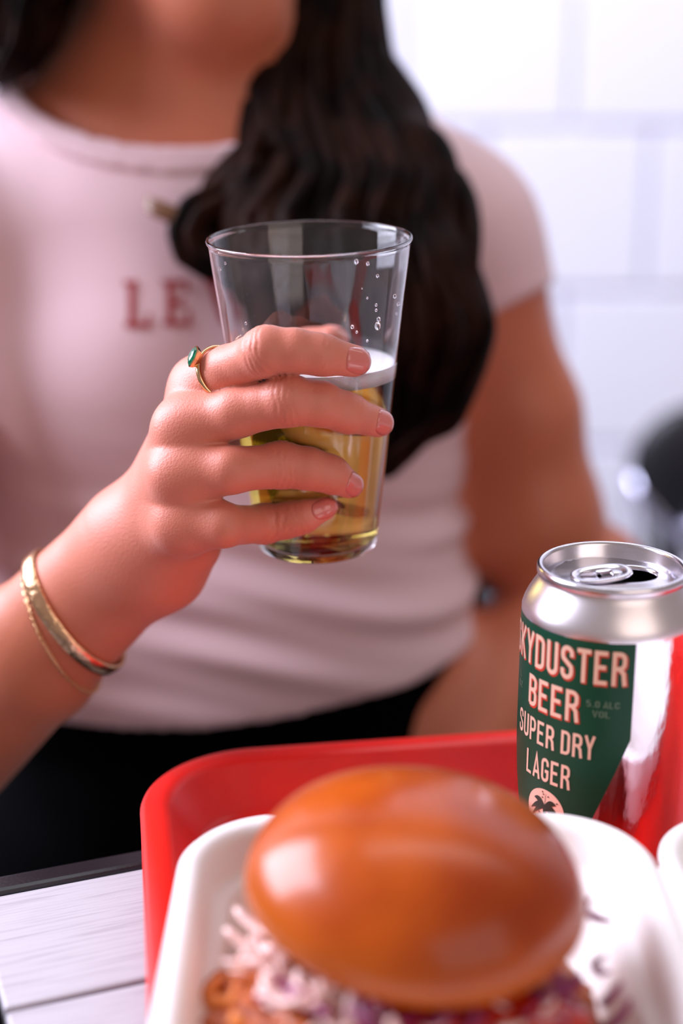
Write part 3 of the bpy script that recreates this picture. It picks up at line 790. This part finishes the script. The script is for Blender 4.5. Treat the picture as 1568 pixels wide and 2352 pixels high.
def head_fn(P):
    d = ell(P, hp(0, -.088, .128), (.073, .092, .090), HM)                     # skull
    d = smin(d, ell(P, hp(0, -.046, .085), (.058, .050, .062), HM), .03)       # face
    d = smin(d, ell(P, at(448, -135, .815), (.055, .052, .060)), .03)          # jaw
    d = smin(d, ell(P, at(515, 25, .785), (.030, .022, .023)), .03)            # chin
    d = smin(d, cap(P, hp(0, .002, .104), hp(0, .020, .066), .0055, .0085), .010)   # nose
    for sg in (-1, 1):
        d = smin(d, sph(P, hp(.009 * sg, .010, .062), .0065), .006)
        d = -smin(-d, sph(P, hp(.031 * sg, .010, .099), .013), .010)           # eye socket
        d = smin(d, cap(P, hp(.014 * sg, .001, .113), hp(.043 * sg, -.014, .114), .0045, .0035), .008)   # brow ridge
        d = smin(d, ell(P, hp(.030 * sg, -.016, .070), (.020, .018, .018), HM), .02)   # cheek
        d = smin(d, ell(P, hp(.073 * sg, -.085, .092), (.008, .018, .030), HM), .006)  # ear
    d = smin(d, ell(P, hp(0, .006, .042), (.023, .0085, .0055), HM), .005)     # lips
    d = smin(d, ell(P, hp(0, .005, .032), (.020, .0085, .0065), HM), .005)
    return smin(d, cap(P, at(318, 470, .90), at(345, -60, .885), .0520, .0490), .030)   # neck
def body_fn(P):
    d = smin(torso_fn(P), head_fn(P), .03)
    d = smin(d, cap(P, at(330, 330, .905), SHL, .036, .040), .04)
    d = smin(d, cap(P, at(330, 330, .905), SHR, .036, .040), .04)
    d = smin(d, armL_fn(P), .03); d = smin(d, armR_fn(P), .015)
    # left hand resting on the lap
    hd = np.minimum.reduce([cap(P, HAL, HAL + np.array([-.05 - .004 * i, -.055 + .004 * i, -.012 - .010 * i]), .017, .0085) for i in range(4)])
    d = smin(d, hd, .008)
    return np.maximum(d, -(P[:, 2] + .17))
def body_clip(P):
    # ends just past the bangle plane, where the hand mesh takes over
    return np.maximum(body_fn(P), np.where(np.linalg.norm(P - WR, axis=1) < .13, -(P - (PLN - AXF * .003)) @ AXF, -1))
BV, BQ = mesh_sdf(body_clip, (-.36, .55, -.20), (.24, 1.08, .60), .0036)
BQ2 = BQ + len(HV)
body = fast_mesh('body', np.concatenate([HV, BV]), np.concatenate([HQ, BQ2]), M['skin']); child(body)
allV = np.concatenate([HV, BV])
fl_ = np.zeros(len(allV)); fl_[:len(HV)] = .50 * np.clip(1.0 - np.linalg.norm(HV - WR, axis=1) * 0, 0, 1) * np.clip(.35 + ((PLN - HV) @ AXF) / .09, 0, 1)  # whole hand painted paler than the arms, imitating stronger light on it
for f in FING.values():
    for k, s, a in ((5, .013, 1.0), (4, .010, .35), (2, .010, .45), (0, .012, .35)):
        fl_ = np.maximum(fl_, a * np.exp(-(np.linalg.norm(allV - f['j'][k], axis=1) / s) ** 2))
atr = body.data.attributes.new('flush_and_light', 'FLOAT', 'POINT'); atr.data.foreach_set('value', fl_.astype(np.float32))

# nails, laid on the finished finger surface
def nail(c, u, n, wd, ln):
    u = u / np.linalg.norm(u); n = n - u * (n @ u); n /= np.linalg.norm(n); v = np.cross(n, u)
    V = []; Fc = []; K = 13
    pts = []
    for i in range(K):
        for j in range(K):
            a = -1 + 2 * i / (K - 1); b = -1 + 2 * j / (K - 1)
            # squarish oval
            x = a * math.sqrt(1 - .36 * b * b); y = b * math.sqrt(1 - .36 * a * a)
            pts.append(c + u * x * ln / 2 + v * y * wd / 2 + n * .012)
    P = np.array(pts); 
    for _ in range(40):
        dd_ = hand_fn(P); P = P - n * np.clip(dd_, -.002, .002)[:, None] * .8
    rim = np.array([max(abs(-1 + 2 * i / (K - 1)), abs(-1 + 2 * j / (K - 1))) for i in range(K) for j in range(K)])
    tip = np.array([max(0, (-1 + 2 * i / (K - 1))) for i in range(K) for j in range(K)])
    top = P + n * (.00045 - .00030 * (rim > .99))[:, None] + u * (.0009 * tip ** 2)[:, None]; bot = P - n * .0006
    V = np.concatenate([top, bot]); N = K * K
    for i in range(K - 1):
        for j in range(K - 1):
            q = (i * K + j, i * K + j + 1, (i + 1) * K + j + 1, (i + 1) * K + j); Fc.append(q); Fc.append(tuple(N + k for k in q[::-1]))
    edge = [j for j in range(K)] + [i * K + K - 1 for i in range(1, K)] + [(K - 1) * K + j for j in range(K - 2, -1, -1)] + [i * K for i in range(K - 2, 0, -1)]
    for a, b in zip(edge, edge[1:] + edge[:1]): Fc.append((a, b, N + b, N + a))
    return mk('fingernail', V, Fc, M['nail'], body, recalc=True)
for f, (px, py), wd, ln, tilt in (('index', (822, 822), .0100, .0128, .25), ('middle', (880, 963), .0100, .0128, .15), ('ring', (815, 1105), .0094, .0120, .35), ('little', (757, 1162), .0078, .0100, .40)):
    J = FING[f]['j']; tipc = J[5]; u = J[5] - J[4]
    s = (py - 543) / 703; ax = RIM + (BASE - RIM) * s
    n_ = tipc - ax; n_ = n_ - AX * (n_ @ AX); n_ /= np.linalg.norm(n_); n_ = n_ + AX * tilt
    nail(tipc + u / np.linalg.norm(u) * .0004, u, n_, wd, ln)
J = TH_['j']; u = J[4] - J[3]
nail(J[4] + u / np.linalg.norm(u) * .001, u, (J[4] - (RIM + (BASE - RIM) * .34)) + UP * .01, .011, .012)

# eyes
M['eyewhite'] = mat('eye_white', rgb(235, 230, 228), 0.2); M['iris'] = mat('brown_iris', rgb(60, 34, 20), 0.15)
for sg in (-1, 1):
    c = hp(.031 * sg, -.0125, .099)
    V, Fc = lathe([(.0115 * math.sin(a) + 1e-4, .0115 * math.cos(a)) for a in np.linspace(.02, 3.12, 13)], 24)
    e_ = mk('eye', [c + HS * x + HF * z + HU * y for x, y, z in V], Fc, M['eyewhite'], body, recalc=True)
    V, Fc = lathe([(.0120 * math.sin(a) + 1e-4, .0120 * math.cos(a)) for a in np.linspace(.02, .48, 5)], 24)
    mk('iris', [c + HS * x + HF * z + HU * y for x, y, z in V], Fc, M['iris'], e_, recalc=True)

# t-shirt
HEMZ = -.034
NKC = at(445, 110, .84)
NKM = np.stack([RT, FW, UP], 1)
SLN = (at(1200, 940, .890) - SHL); SLN /= np.linalg.norm(SLN)
SLP = at(1195, 655, .872)
def shirt_base(P):
    d = torso_fn(P)
    d = smin(d, cap(P, at(330, 330, .905), SHL, .036, .040), .04)
    d = smin(d, cap(P, at(330, 330, .905), SHR, .036, .040), .04)
    sl = np.maximum(cap(P, SHL, at(1200, 940, .890), .053, .0385), (P - SLP) @ (SLN * .82 + RT * .0 - UP * .25))
    d = smin(d, sl, .015)
    up_ = (ELB - SHR) / np.linalg.norm(ELB - SHR)
    sr = np.maximum(cap(P, SHR, ELB, .056, .046), (P - (SHR + up_ * .12)) @ up_)
    return smin(d, sr, .02)
def neck_cut(P):
    return ell(P, NKC, (.106, .16, .075), NKM)
def shirt_fn(P):
    d = shirt_base(P) - .006
    x, z = P[:, 0], P[:, 2]
    # horizontal folds gathered at the waist
    wgt = np.exp(-((z - .015) / .055) ** 2)
    ph = z * 190 + 9 * x + 1.3 * np.sin(x * 22) + 2.2 * np.sin(x * 9 + 1)
    d = d + wgt * (.7 + .6 * fnoise(P, 14, 33)) * (.0036 * np.sin(ph) + .0016 * np.sin(ph * 1.7 + 2 + x * 30))
    d = d + .0022 * fnoise(P, 26, 31)
    hem = HEMZ + .010 * np.sin((x + .02) * 9)
    d = np.maximum(d, -(z - hem))
    return np.maximum(d, -neck_cut(P))
V, Q = mesh_sdf(shirt_fn, (-.36, .62, -.10), (.24, 1.10, .36), .0030)
tee = child(fast_mesh('t_shirt', V, Q, M['tee']))
bvh = BVHTree.FromPolygons([Vector(v) for v in V], [tuple(int(i) for i in q) for q in Q])
def col_fn(P):
    d = shirt_base(P) - .0085; nk = neck_cut(P)
    return np.maximum(np.maximum(d, -(nk + .0005)), nk - .013)
V, Q = mesh_sdf(col_fn, (-.30, .62, .12), (.12, 1.08, .36), .0030)
co = fast_mesh('collar', V, Q, M['tee'], tee)
# lettering on the chest: L E V with slab serifs, laid on the cloth
def poly_letters():
    out = []
    def slab(x0, y0, x1, y1, sx=0.0):
        out.append([(x0, y0), (x1, y0), (x1, y1), (x0, y1)])
    # each letter box: 64 px wide, 104 px high, y down
    L0 = 285
    slab(L0, 645, L0 + 32, 657); slab(L0 + 10, 655, L0 + 26, 750); slab(L0 + 2, 741, L0 + 62, 754); slab(L0 + 52, 722, L0 + 62, 745)
    E0 = 372
    slab(E0, 643, E0 + 60, 655); slab(E0 + 10, 652, E0 + 26, 746); slab(E0 + 2, 738, E0 + 66, 750); slab(E0 + 24, 690, E0 + 46, 701); slab(E0 + 52, 650, E0 + 60, 672); slab(E0 + 56, 716, E0 + 66, 742); slab(E0 + 42, 682, E0 + 49, 710)
    V0 = 468
    slab(V0, 640, V0 + 36, 652); slab(V0 + 52, 638, V0 + 82, 650)
    out.append([(V0 + 8, 650), (V0 + 26, 650), (V0 + 50, 742), (V0 + 40, 747)]); out.append([(V0 + 62, 648), (V0 + 71, 648), (V0 + 50, 747), (V0 + 42, 742)])
    return out
parts = []
cvec = Vector(CAM)
for q in poly_letters():
    K = 7; V = []; Fc = []; ok = True
    q = [np.array(p, float) for p in q]
    for i in range(K + 1):
        for j in range(K + 1):
            a, b = i / K, j / K; p = (q[0] * (1 - a) + q[1] * a) * (1 - b) + (q[3] * (1 - a) + q[2] * a) * b
            dirv = Vector(at(p[0], p[1], 1) - CAM).normalized()
            h_ = bvh.ray_cast(cvec, dirv)
            V.append((h_[0] + h_[1] * .0010)[:] if h_[0] else (0, 0, 0)); ok = ok and h_[0] is not None
    for i in range(K):
        for j in range(K): a = i * (K + 1) + j; Fc.append((a, a + 1, a + K + 2, a + K + 1))
    if ok: parts.append((V, Fc))
mk('chest_lettering', *join(parts), M['teeprint'], tee)

# trousers and shoes
def trous_fn(P):
    d = ell(P, at(560, 1560, .90) + np.array([0, .01, -.04]), (.146, .122, .135))
    for sx, kx in ((-.180, -.25), (.035, .09)):
        hip = np.array([sx + .02, .86, -.195]); kn = np.array([kx, .52, -.225]); an = np.array([kx + .0, .58, -.66])
        d = smin(d, cap(P, hip, kn, .080, .062), .03); d = smin(d, cap(P, kn, an, .060, .046), .02)
    d = smin(d, torso_fn(P) - .0015, .006)
    d = d + .001 * fnoise(P, 40, 55)
    return np.maximum(d, P[:, 2] - (HEMZ + .014))
V, Q = mesh_sdf(trous_fn, (-.40, .38, -.74), (.24, 1.10, .04), .0065)
child(fast_mesh('trousers', V, Q, M['trousers']))
for kx in (-.25, .09):
    def shoe_fn(P, kx=kx):
        d = smin(cap(P, (kx, .60, -.685), (kx, .60, -.71), .038, .042), cap(P, (kx, .58, -.712), (kx, .43, -.722), .040, .030), .03)
        return np.maximum(d, -(P[:, 2] + .748))
    V, Q = mesh_sdf(shoe_fn, (kx - .07, .37, -.77), (kx + .07, .68, -.62), .005)
    child(fast_mesh('shoe', V, Q, M['shoe']))

# hair
def interp(keys, t):
    ys = [k[0] for k in keys]; return [np.interp(t, ys, [k[i] for k in keys]) for i in range(1, len(keys[0]))]
#  y, centre x, half width, depth, half depth (m)
RK = [(-420, 600, 60, .86, .05), (-200, 760, 110, .86, .045), (0, 758, 118, .845, .040), (120, 715, 185, .835, .040), (200, 718, 208, .825, .042), (300, 745, 252, .815, .042), (400, 790, 270, .800, .042), (500, 760, 315, .785, .040), (650, 815, 290, .765, .036), (750, 845, 295, .762, .034), (860, 870, 225, .768, .030), (950, 925, 125, .775, .024), (1020, 900, 55, .778, .014), (1070, 880, 12, .780, .006)]
parts = []; tips = []
def lock(keys, y0, y1, a, b, rad, amp, k=34, spread=1.0):
    path = []; rr = []
    ph = random.uniform(0, 6.28); fq = random.uniform(.011, .018); a0 = a
    for i in range(k):
        t = i / (k - 1); y = y0 + (y1 - y0) * t
        cx, hw, dp, hd = interp(keys, y)
        g = min(1.0, max(0.0, (y - 100) / 350))
        x = cx + hw * a + amp * g * math.sin(y * fq + ph) ; d = dp + hd * b + amp * g * .00022 * math.cos(y * fq + ph)
        path.append(at(x, y + 12 * g * math.sin(y * fq * 1.4 + ph), d))
        rr.append(rad * (0.35 + 0.65 * min(1, (1 - t) * 5)) * (0.8 + .2 * math.sin(t * 9 + ph)))
    return tube(path, rr, 7)
for i in range(330):
    an = random.uniform(0, 6.28); q = math.sqrt(random.random()); a, b = q * math.cos(an) * .97, q * math.sin(an)
    yend = random.choice([760, 830, 900, 960, 1010, 1060]) - 220 * max(0, abs(a) - .45) - (160 if a < -.3 else 0)
    parts.append(lock(RK, random.uniform(-420, -150), yend, a, b, random.uniform(.0032, .0068), random.uniform(8, 26)))
LK = [(-500, 330, 150, .88, .07), (-200, 120, 120, .84, .07), (0, 35, 115, .825, .062), (100, 20, 108, .825, .060), (170, -20, 90, .83, .055), (200, -60, 60, .84, .04)]
for i in range(170):
    an = random.uniform(0, 6.28); q = math.sqrt(random.random()); a, b = q * math.cos(an), q * math.sin(an)
    parts.append(lock(LK, -480, random.choice([110, 140, 160, 172, 185, 195]), a, b, random.uniform(.004, .008), 6, 22))
BKH = [(-560, 420, 130, .93, .04), (-300, 320, 210, .955, .045), (0, 240, 240, .975, .035), (300, 220, 230, 1.0, .022), (520, 220, 190, 1.015, .02), (700, 230, 120, 1.015, .015)]
for i in range(120):
    an = random.uniform(0, 6.28); q = math.sqrt(random.random()); a, b = q * math.cos(an), q * math.sin(an)
    parts.append(lock(BKH, -540, random.uniform(480, 690), a, b, random.uniform(.005, .009), 9, 26))
# curl that flips out over the collar
for i in range(26):
    pts = [(600, 300), (560, 400), (500, 432), (430, 465), (398, 530), (415, 590), (480, 630), (600, 640)]
    off = random.uniform(-1, 1); o2 = random.uniform(-.01, .01)
    path = []
    for t in np.linspace(0, len(pts) - 1, 26):
        i0 = int(min(t, len(pts) - 2)); f_ = t - i0
        x = pts[i0][0] * (1 - f_) + pts[i0 + 1][0] * f_; y = pts[i0][1] * (1 - f_) + pts[i0 + 1][1] * f_
        cx, cy = 540, 545; s = 1 - .38 * (off * .5 + .5)
        path.append(at(cx + (x - cx) * s, cy + (y - cy) * s, .768 + o2))
    parts.append(tube(path, .0042, 6))
for i in range(6):
    o2 = i * 5 - 12
    path = [at(470, 520 + o2 * .6, .766), at(430, 505 + o2 * .7, .765), at(390, 490 + o2 * .9, .764), at(355, 476 + o2, .765), at(334, 466 + o2, .766)]
    tips.append(tube(path, [.003, .003, .0028, .0022, .001], 6))
# cap over the skull
def cap_fn(P):
    d = ell(P, hp(0, -.090, .130), (.084, .102, .100), HM) + .002 * fnoise(P * np.array([1, 1, .3]), 120, 88)
    q = P - hp(0, -.030, .168)
    return np.maximum(d, q @ (HF * .80 - HU * .60) )
V, Q = mesh_sdf(cap_fn, (-.26, .70, .24), (.08, 1.12, .62), .005)
parts.append((V.tolist(), Q.tolist()))
# solid core under the locks so no gaps show
def core_fn(P):
    d = None
    for i in range(len(RK) - 1):
        for s in (-.48, 0, .48):
            k0, k1 = RK[i], RK[i + 1]
            a = at(k0[1] + s * k0[2], k0[0], k0[3] + .006); b = at(k1[1] + s * k1[2], k1[0], k1[3] + .006)
            ra = min(.036, k0[2] * .46 * k0[3] / F) ; rb = min(.036, k1[2] * .46 * k1[3] / F)
            c = cap(P, a, b, max(ra, .002), max(rb, .002)); d = c if d is None else smin(d, c, .01)
    return d + .003 * fnoise(P * np.array([1, 1, .25]), 160, 77)
V, Q = mesh_sdf(core_fn, (-.12, .62, .02), (.12, .96, .46), .005)
parts.append((V.tolist(), Q.tolist()))
hair = child(mk('hair', *join(parts), M['hair']))
mk('hair_end', *join(tips), M['hairtip'], hair)

# ------------------------------------------------------------------ jewellery
def ringmesh(c, n_, major, prof, m=72, squash=None):
    """prof: closed list of (radial offset, axial offset)"""
    n_ = n_ / np.linalg.norm(n_); x = np.cross(n_, np.array([0, 0, 1.0])); x /= np.linalg.norm(x); y = np.cross(n_, x)
    V = []; Fc = []; k = len(prof)
    for i in range(m):
        a = 2 * math.pi * i / m; rd = x * math.cos(a) + y * math.sin(a)
        r0 = major(a, rd) if callable(major) else major
        for (dr_, da) in prof: V.append(c + rd * (r0 + dr_) + n_ * da)
    for i in range(m):
        for j in range(k): Fc.append((i * k + j, ((i + 1) % m) * k + j, ((i + 1) % m) * k + (j + 1) % k, i * k + (j + 1) % k))
    return V, Fc
def surf_radius(c, fn, n_):
    def f(a, rd):
        t = .003
        for _ in range(60):
            d = fn((c + rd * t)[None])[0]
            if d > -.00005: break
            t += max(-d * .8, .0001)
        return t
    return f
J = FING['index']['j']; rc = J[0] * .22 + J[1] * .78; rn = J[1] - J[0]; rn /= np.linalg.norm(rn)
def idx_fn(P):
    d = None
    r = FING['index']['r']
    for i in range(3):
        q = cap(P, J[i], J[i + 1], r[i], r[i + 1]); d = q if d is None else smin(d, q, .0035)
    return d
rg = thing('finger_ring', 'gold finger ring with a green gem on the index finger', 'ring', tuple(rc))
RL = np.array(rc)
bprofr = [(-.0002, -.0010), (.0006, -.0012), (.0011, -.0007), (.0012, 0), (.0011, .0007), (.0006, .0012), (-.0002, .0010)]
rr_ = FING['index']['r'][0] * .42 + FING['index']['r'][1] * .58
V, Fc = ringmesh(np.zeros(3), rn, rr_ + .0011, bprofr); mk('band', V, Fc, M['gold'], rg, recalc=True)
gd = -RT + rn * (rn @ RT); gd /= np.linalg.norm(gd); gd = gd * .93 + np.cross(rn, gd) * .0
gd = gd + UP * .30; gd -= rn * (gd @ rn); gd /= np.linalg.norm(gd)
gt = np.cross(gd, rn); gt /= np.linalg.norm(gt)      # around the finger
g0 = gd * (rr_ + .0016)
hexo = [(1.0, .22), (.45, 1), (-.45, 1), (-1.0, .22), (-1.0, -.22), (-.45, -1), (.45, -1), (1.0, -.22)]
def hexring(s, h_, la=.0044, wb_=.0025): return [g0 + gd * h_ + gt * (x * la * s) + rn * (y * wb_ * s) for x, y in hexo]
def loft(rs, cap0=True, cap1=True):
    V = sum([list(r) for r in rs], []); k = len(rs[0]); Fc = []
    for i in range(len(rs) - 1):
        for j in range(k): Fc.append((i * k + j, i * k + (j + 1) % k, (i + 1) * k + (j + 1) % k, (i + 1) * k + j))
    if cap0: Fc.append(list(range(k))[::-1])
    if cap1: Fc.append([(len(rs) - 1) * k + j for j in range(k)])
    return V, Fc
mk('bezel', *loft([hexring(.62, -.0006), hexring(.95, .0012), hexring(1.08, .0026), hexring(1.0, .0030), hexring(.93, .0026), hexring(.90, .0014)]), M['gold'], rg, smooth=False, recalc=True)
mk('gem', *loft([hexring(.40, .0016), hexring(.94, .0026), hexring(.93, .0029), hexring(.70, .0037), hexring(.42, .0041)]), M['emerald'], rg, smooth=False, recalc=True)

# bangle and chain at the wrist
bc = PLN + imgperp * .001
bn = AXF * .97 + UP * .12 - RT * .04 - FW * .22; bn /= np.linalg.norm(bn)
sf = surf_radius(bc, hand_fn, bn)
bg_prof = [(.0004, -.0030), (.0013, -.0036), (.0022, -.0028), (.0025, 0), (.0022, .0028), (.0013, .0036), (.0004, .0030)]
V, Fc = ringmesh(bc, bn, lambda a, rd: sf(a, rd) + .0004, bg_prof, 110)
ban = mk('bangle', V, Fc, M['goldham'], None, recalc=True); ban['label'] = 'hammered gold bangle worn around the raised wrist'; ban['category'] = 'bracelet'
c2 = bc + AXF * .0098
n2 = bn - imgperp * .20; n2 /= np.linalg.norm(n2)
sf2 = surf_radius(c2, lambda P: fore_fn(P), n2)
x_ = np.cross(n2, np.array([0, 0, 1.0])); x_ /= np.linalg.norm(x_); y_ = np.cross(n2, x_)
chn = []
for i in range(96):
    a = 2 * math.pi * i / 96; rd = x_ * math.cos(a) + y_ * math.sin(a); c = c2 + rd * (sf2(a, rd) + .0007)
    tg = -x_ * math.sin(a) + y_ * math.cos(a); sd = n2 if i % 2 else rd
    pth = [c + tg * .0013 * math.cos(q) + sd * .0007 * math.sin(q) for q in np.linspace(0, 2 * math.pi, 9)]
    chn.append(tube(pth, .00028, 4))
ch_ = mk('chain_bracelet', *join(chn), M['gold']); ch_['label'] = 'thin gold chain bracelet just behind the hammered bangle'; ch_['category'] = 'bracelet'

# ------------------------------------------------------------------ seats
st = thing('dining_chair', 'black low-backed chair the woman sits on behind the table', 'chair', (-.07, .93, -.75))
mk('seat', *boxm(-.19, .19, -.15, .18, .40, .445, .012, 3), M['chairblack'], st, smooth=False)
mk('backrest', *boxm(-.19, .19, .155, .180, .47, .735, .012, 3), M['chairblack'], st, smooth=False)
for sx in (-.15, .15): mk('back_post', *boxm(sx - .012, sx + .012, .158, .178, .40, .49, .003), M['blackmetal'], st, smooth=False)
for sx in (-.14, .14):
    for sy in (-.12, .13): mk('leg', *boxm(sx - .014, sx + .014, sy - .014, sy + .014, 0, .40, .003), M['blackmetal'], st, smooth=False)

cxw = at(1632, 1080, 1.50)
cr = thing('chair', 'black chair with pale metal bars, blurred at far right by the white wall', 'chair', (cxw[0], cxw[1], -.75), (0, 0, R(-12)))
hz = cxw[2] + .75
def back_fn(P):
    # bowed rounded shell
    y = P[:, 1] - .9 * P[:, 0] ** 2 * .8
    q = P.copy(); q[:, 1] = y
    d2 = ell(q, (0.0, 0, 0), (.080, .016, .072))
    return np.where(np.abs(y) < 10, d2, d2)
V, Q = mesh_sdf(back_fn, (-.09, -.05, -.08), (.09, .05, .08), .004)
bk = fast_mesh('backrest', V, Q, M['chairblack'], cr); bk.location = (0, 0, hz)
mk('side_bar', *tube([(-.078, .01, hz - .010), (-.060, .006, hz - .040), (-.040, .004, hz - .062), (-.020, .0, hz - .10)], [.010, .012, .011, .009], 12), M['chrome'], cr)
mk('side_bar', *tube([(.05, -.02, hz - .03), (.0, -.024, hz - .046), (-.02, -.02, hz - .058), (.0, -.02, hz - .074), (.05, -.02, hz - .09)], [.008, .011, .012, .011, .008], 12), M['chrome'], cr)
mk('back_post', *tube([(-.045, .02, hz - .05), (-.040, .015, hz - .14), (-.05, -.0, .43)], [.022, .020, .016], 12), M['chairblack'], cr)
mk('back_post', *tube([(.055, .02, hz - .04), (.06, .015, hz - .14), (.06, -.0, .43)], [.022, .020, .016], 12), M['chairblack'], cr)
mk('seat', *boxm(-.06, .36, -.36, .02, .40, .44, .015, 3), M['chairblack'], cr, smooth=False)
for sx in (-.04, .34):
    for sy in (-.33, .0): mk('leg', *boxm(sx - .012, sx + .012, sy - .012, sy + .012, 0, .40, .003), M['chrome'], cr, smooth=False)
